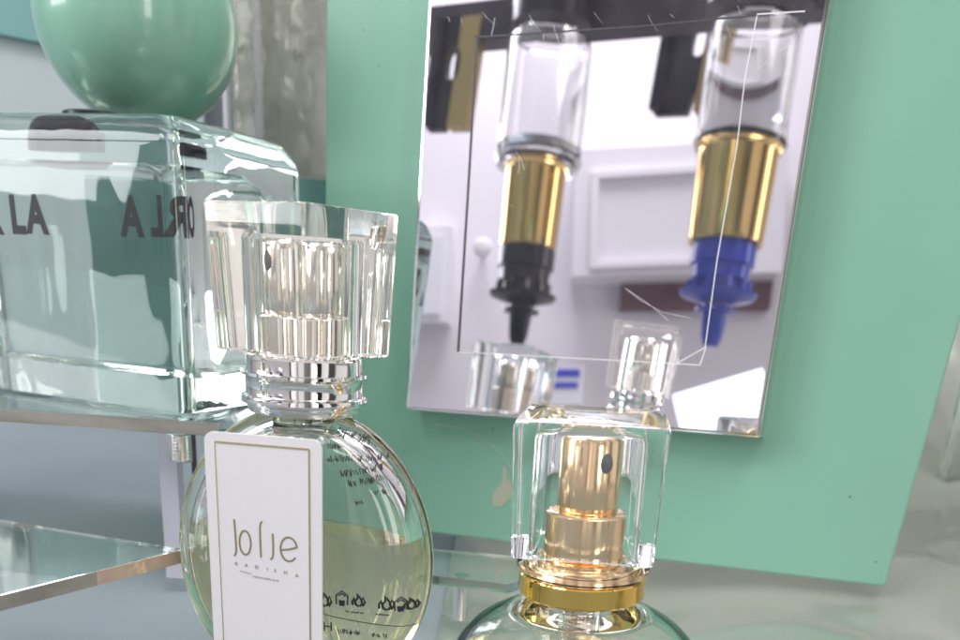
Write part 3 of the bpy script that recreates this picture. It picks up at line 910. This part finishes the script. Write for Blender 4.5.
mb = MB(); mb.loft([rz_(inset(pc, .007), cb), rz_(inset(pc, .0035), cb + .0010), rz_(inset(pc, .0012), cb + .0030), rz_(pc, cb + .007), rz_(pc, ch - .010), rz_(inset(pc, .0012), ch - .006), rz_(inset(pc, .004), ch - .0025), rz_(inset(pc, .009), ch)])
glass_bump(fill_m, 22, .2, .002, (1, 1, .4), 1.5)
mb.build('perfume', fill_m, Q, smooth=60)
# printed name, and its mirrored reflection modelled as letters behind the front pane
def side_fn(u0, z0, y): return lambda u, v, l: Vector((u0 + u, y - l, z0 + v))
zt1 = height_at(nb.x, nb.y, 236) - PL
def face_x(px, py):
    p0 = bc - e2 * (SW / 2); return (at_plane(px, py, p0, e2) - bc).dot(e1), at_plane(px, py, p0, e2).z - PL
mb = MB()
for ch_, px in (('O', -40), ('R', -6), ('L', 19), ('A', 38)):
    x_, z_ = face_x(px, 232); mb.text(ch_, .0134, side_fn(x_, z_, -SW / 2 - .00005), wscale=.8, bold=.045)
for ch_, px in (('O', 170), ('R', 159.5), ('L', 147), ('A', 122)):
    x_, z_ = face_x(px, 234); mb.text(ch_, .0134, side_fn(x_, z_, -SW / 2 + .0075), wscale={'A': .78, 'L': .6, 'R': .48, 'O': .34}[ch_], mirror=True, bold=.045)
mb.build('lettering', ink, Q, smooth=0)
mb = MB(); mb.lathe([(.010, BH + .0001), (.0105, BH + .0004), (.0105, BH + .0028), (.0098, BH + .0032)], 48); mb.build('neck_collar', black_m, Q)
mb = MB(); mb.lathe([(.009, BH - .0105), (.0125, BH - .0102), (.0125, BH - .0006), (.009, BH - .0004)], 48); mb.build('pump_ring', black_m, Q)
ballc = at_depth(138, 22, .256 + .035)
BR = 100 / F * .291 * .97
lb = (Matrix.Translation(bc) @ Matrix.Rotation(BYAW, 4, 'Z')).inverted() @ ballc
mb = MB(); n_ = 40
mb.lathe([(max(.0001, BR * math.cos(-PI / 2 + PI * i / n_)), BH + .0025 + BR + BR * math.sin(-PI / 2 + PI * i / n_)) for i in range(n_ + 1)], 96, Matrix.Translation((lb.x, lb.y, 0)))
mb.build('ball_stopper', jade, Q, smooth=80)

# upper glass plate and its posts
stand_base = at_height(176, 640, SHELF)
st = thing('display_stand', 'tiered clear acrylic stand that carries the big square bottle', 'stand', Vector((axA.x - .04, .24, SHELF)))
sb = Vector(st.location)
def plate(pix, h, t, mname, m, parent, off, rnd=None):
    P_ = [at_height(px, py, h) if not isinstance(px, Vector) else px for px, py in pix]
    mbp = MB(); mbp.slab([p for p in P_], Vector((0, 0, -1)), t)
    o = mbp.build(mname, m, parent, smooth=0); o.data.transform(Matrix.Translation(-off))
    b = o.modifiers.new('bevel', 'BEVEL'); b.width = .0005; b.segments = 2
    return o
fx = at_height(236, 424, PL - .0003)
poly = [Vector((fx.x - .26, fx.y, 0)), Vector((fx.x - .004, fx.y, 0)), Vector((fx.x - .001, fx.y + .0012, 0)), Vector((fx.x + .0005, fx.y + .004, 0)), Vector((fx.x + .004, fx.y + .085, 0)), Vector((fx.x - .26, fx.y + .085, 0))]
mb = MB(); mb.slab([p + Vector((0, 0, PL - .0003)) for p in poly], Vector((0, 0, -1)), .0038)
o = mb.build('upper_plate', shelf_g, st, smooth=0); o.data.transform(Matrix.Translation(-sb))
edge_strip = mat('ground_plate_edge', (.25, .235, .205), .3, coat=.5)
add_vary(edge_strip, (.17, .165, .145), (.36, .34, .30), 60, stretch=(.5, 1, 2))
mb = MB(); mb.box((fx.x - .132, fx.y - .0003, PL - .0003 - .0019), (.254, .0004, .0034)); o = mb.build('plate_edge', edge_strip, st, smooth=0); o.data.transform(Matrix.Translation(-sb))
# post
pp = at_depth(166, 440, .268)
mb = MB(); mb.box((pp.x + .001, pp.y, (SHELF + PL - .0042) / 2), (.0052, .0052, PL - .0044 - SHELF)); o = mb.build('post', lav_m, st, smooth=0); o.data.transform(Matrix.Translation(-sb))
sc = at_depth(180, 440, .262)
mb = MB(); pr = [(.001, PL - .0044)]; z = PL - .0044
for i in range(9):
    pr += [(.0030, z - .0003), (.0034, z - .0005), (.0030, z - .0008)]; z -= .0009
pr += [(.001, z - .0003)]
mb.lathe(pr, 32, Matrix.Translation((sc.x, sc.y, 0))); o = mb.build('screw', chrome, st); o.data.transform(Matrix.Translation(-sb))
rd = at_depth(193, 440, .272)
mb = MB(); mb.lathe([(.0008, SHELF), (.0008, PL - .0044)], 16, Matrix.Translation((rd.x, rd.y, 0))); o = mb.build('rod', dark_m, st); o.data.transform(Matrix.Translation(-sb))
# lower plate, its own tier
LH = .19
k_ = at_height(183, 549, LH); a1 = at_height(-140, 497, LH); a2 = at_height(-140, 630, LH)
mb = MB(); mb.slab([k_, a1, a2], Vector((0, 0, -1)), .0031)
o = mb.build('lower_plate', shelf_g, st, smooth=0); o.data.transform(Matrix.Translation(-sb))
mb = MB(); d_ = (a2 - k_).normalized(); n_ = Vector((-d_.y, d_.x, 0)); n_ = n_ if n_.y < 0 else -n_
mb.slab([k_ + n_ * .0001 + Vector((0, 0, -.0001)), k_ + (a2 - k_) * .335 + n_ * .0001 + Vector((0, 0, -.0001)), k_ + (a2 - k_) * .335 + n_ * .0001 + Vector((0, 0, -.0030)), k_ + n_ * .0001 + Vector((0, 0, -.0030))], n_, .0002)
o = mb.build('sawn_edge', pink_edge, st, smooth=0); o.data.transform(Matrix.Translation(-sb))
mb = MB(); k1 = k_ + (a2 - k_) * .336
mb.slab([k1 + n_ * .0001 + Vector((0, 0, -.0001)), a2 + n_ * .0001 + Vector((0, 0, -.0001)), a2 + n_ * .0001 + Vector((0, 0, -.0030)), k1 + n_ * .0001 + Vector((0, 0, -.0030))], n_, .0002)
o = mb.build('plate_edge', edge_strip, st, smooth=0); o.data.transform(Matrix.Translation(-sb))
lp = at_height(-90, 560, LH)
mb = MB(); mb.box((lp.x, lp.y, (SHELF + LH - .0032) / 2), (.006, .006, LH - .0034 - SHELF)); o = mb.build('post', lav_m, st, smooth=0); o.data.transform(Matrix.Translation(-sb))

# small clear plate between the two bottles, on a chrome post
MH = .172
c0 = at_height(506, 584, MH)
ps = thing('clear_riser', 'small clear riser plate on a chrome post between the two bottles', 'riser', Vector((c0.x - .01, c0.y, SHELF)))
mb = MB()
poly = [at_height(400, 572, MH), at_height(500, 583.5, MH), at_height(507, 584.5, MH), at_height(514, 583, MH), at_height(560, 560, MH), at_height(420, 548, MH)]
mb.slab(poly, Vector((0, 0, -1)), .0026)
o = mb.build('riser_plate', shelf_g, ps, smooth=0); o.data.transform(Matrix.Translation(-Vector(ps.location)))
cp = at_height(462, 572, MH)
mb = MB(); mb.lathe([(.0022, SHELF), (.0022, MH - .0028)], 24, Matrix.Translation((cp.x, cp.y, 0))); o = mb.build('post', chrome, ps); o.data.transform(Matrix.Translation(-Vector(ps.location)))

# ------------------------------------------------------------------ things behind
# crinkled clear box between the ball and the panel
bx = at_depth(284, 60, .40)
cbx = thing('clear_box', 'clear acrylic box with crinkled film between jade ball and mint panel', 'box', Vector((bx.x, bx.y, SHELF)), math.radians(8))
mb = MB(); p_ = rrect(.021, .012, .002); mb.loft([ring(p_, .001), ring(p_, .27)]); mb.build('box_wall', crink, cbx, smooth=30)
mb = MB(); mb.box((-.024, -.008, .135), (.0016, .012, .27)); mb.build('corner_strip', lav_m, cbx, smooth=0)
mb = MB(); mb.box((0, .018, .135), (.045, .002, .27)); mb.build('inner_sheet', crumple_m, cbx, smooth=0)
mb = MB(); mb.box((-.012, .0155, .135), (.0035, .001, .27)); mb.build('inner_strip', lav_m, cbx, smooth=0)
# pale card and teal card far left
pc_ = at_depth(10, 60, .62)
mb = MB(); mb.box((0, 0, 0), (.30, .004, .5)); o = mb.build('pale_board', pale_m, smooth=0); o.location = (pc_.x - .02, pc_.y, .40)
tag(o, 'pale grey board standing behind the jade ball', 'board')
t_ = at_depth(15, -30, .60)
mb = MB(); mb.box((0, 0, 0), (.12, .02, .078)); o = mb.build('teal_box', teal_m, smooth=0); o.location = (t_.x, t_.y, t_.z); o.rotation_euler = (0, .12, 0)
tag(o, 'teal box in the upper left corner behind the ball', 'box')
# glass door edge at the far right
g0 = at_depth(985, 420, .42)
mb = MB(); p_ = rrect(.018, .0035, .0012); mb.loft([ring(p_, SHELF), ring(p_, .6)])
o = mb.build('glass_door', shelf_g, smooth=30); o.location = (g0.x, g0.y, .0); o.rotation_euler = (0, 0, .4)
tag(o, 'upright glass door edge right of the mint panel', 'glass door')
# added teal card behind the square bottle, stands in for the refracted mint panel
tb = Vector((bc.x + .033, bc.y + .053, PL))
mb = MB(); mb.box((0, 0, .035), (.088, .0016, .070)); o = mb.build('teal_card', teal_m, smooth=0); o.location = tb; o.rotation_euler = (0, 0, math.radians(-8))
tag(o, 'added teal card behind the square bottle, standing in for the refracted mint panel', 'card')
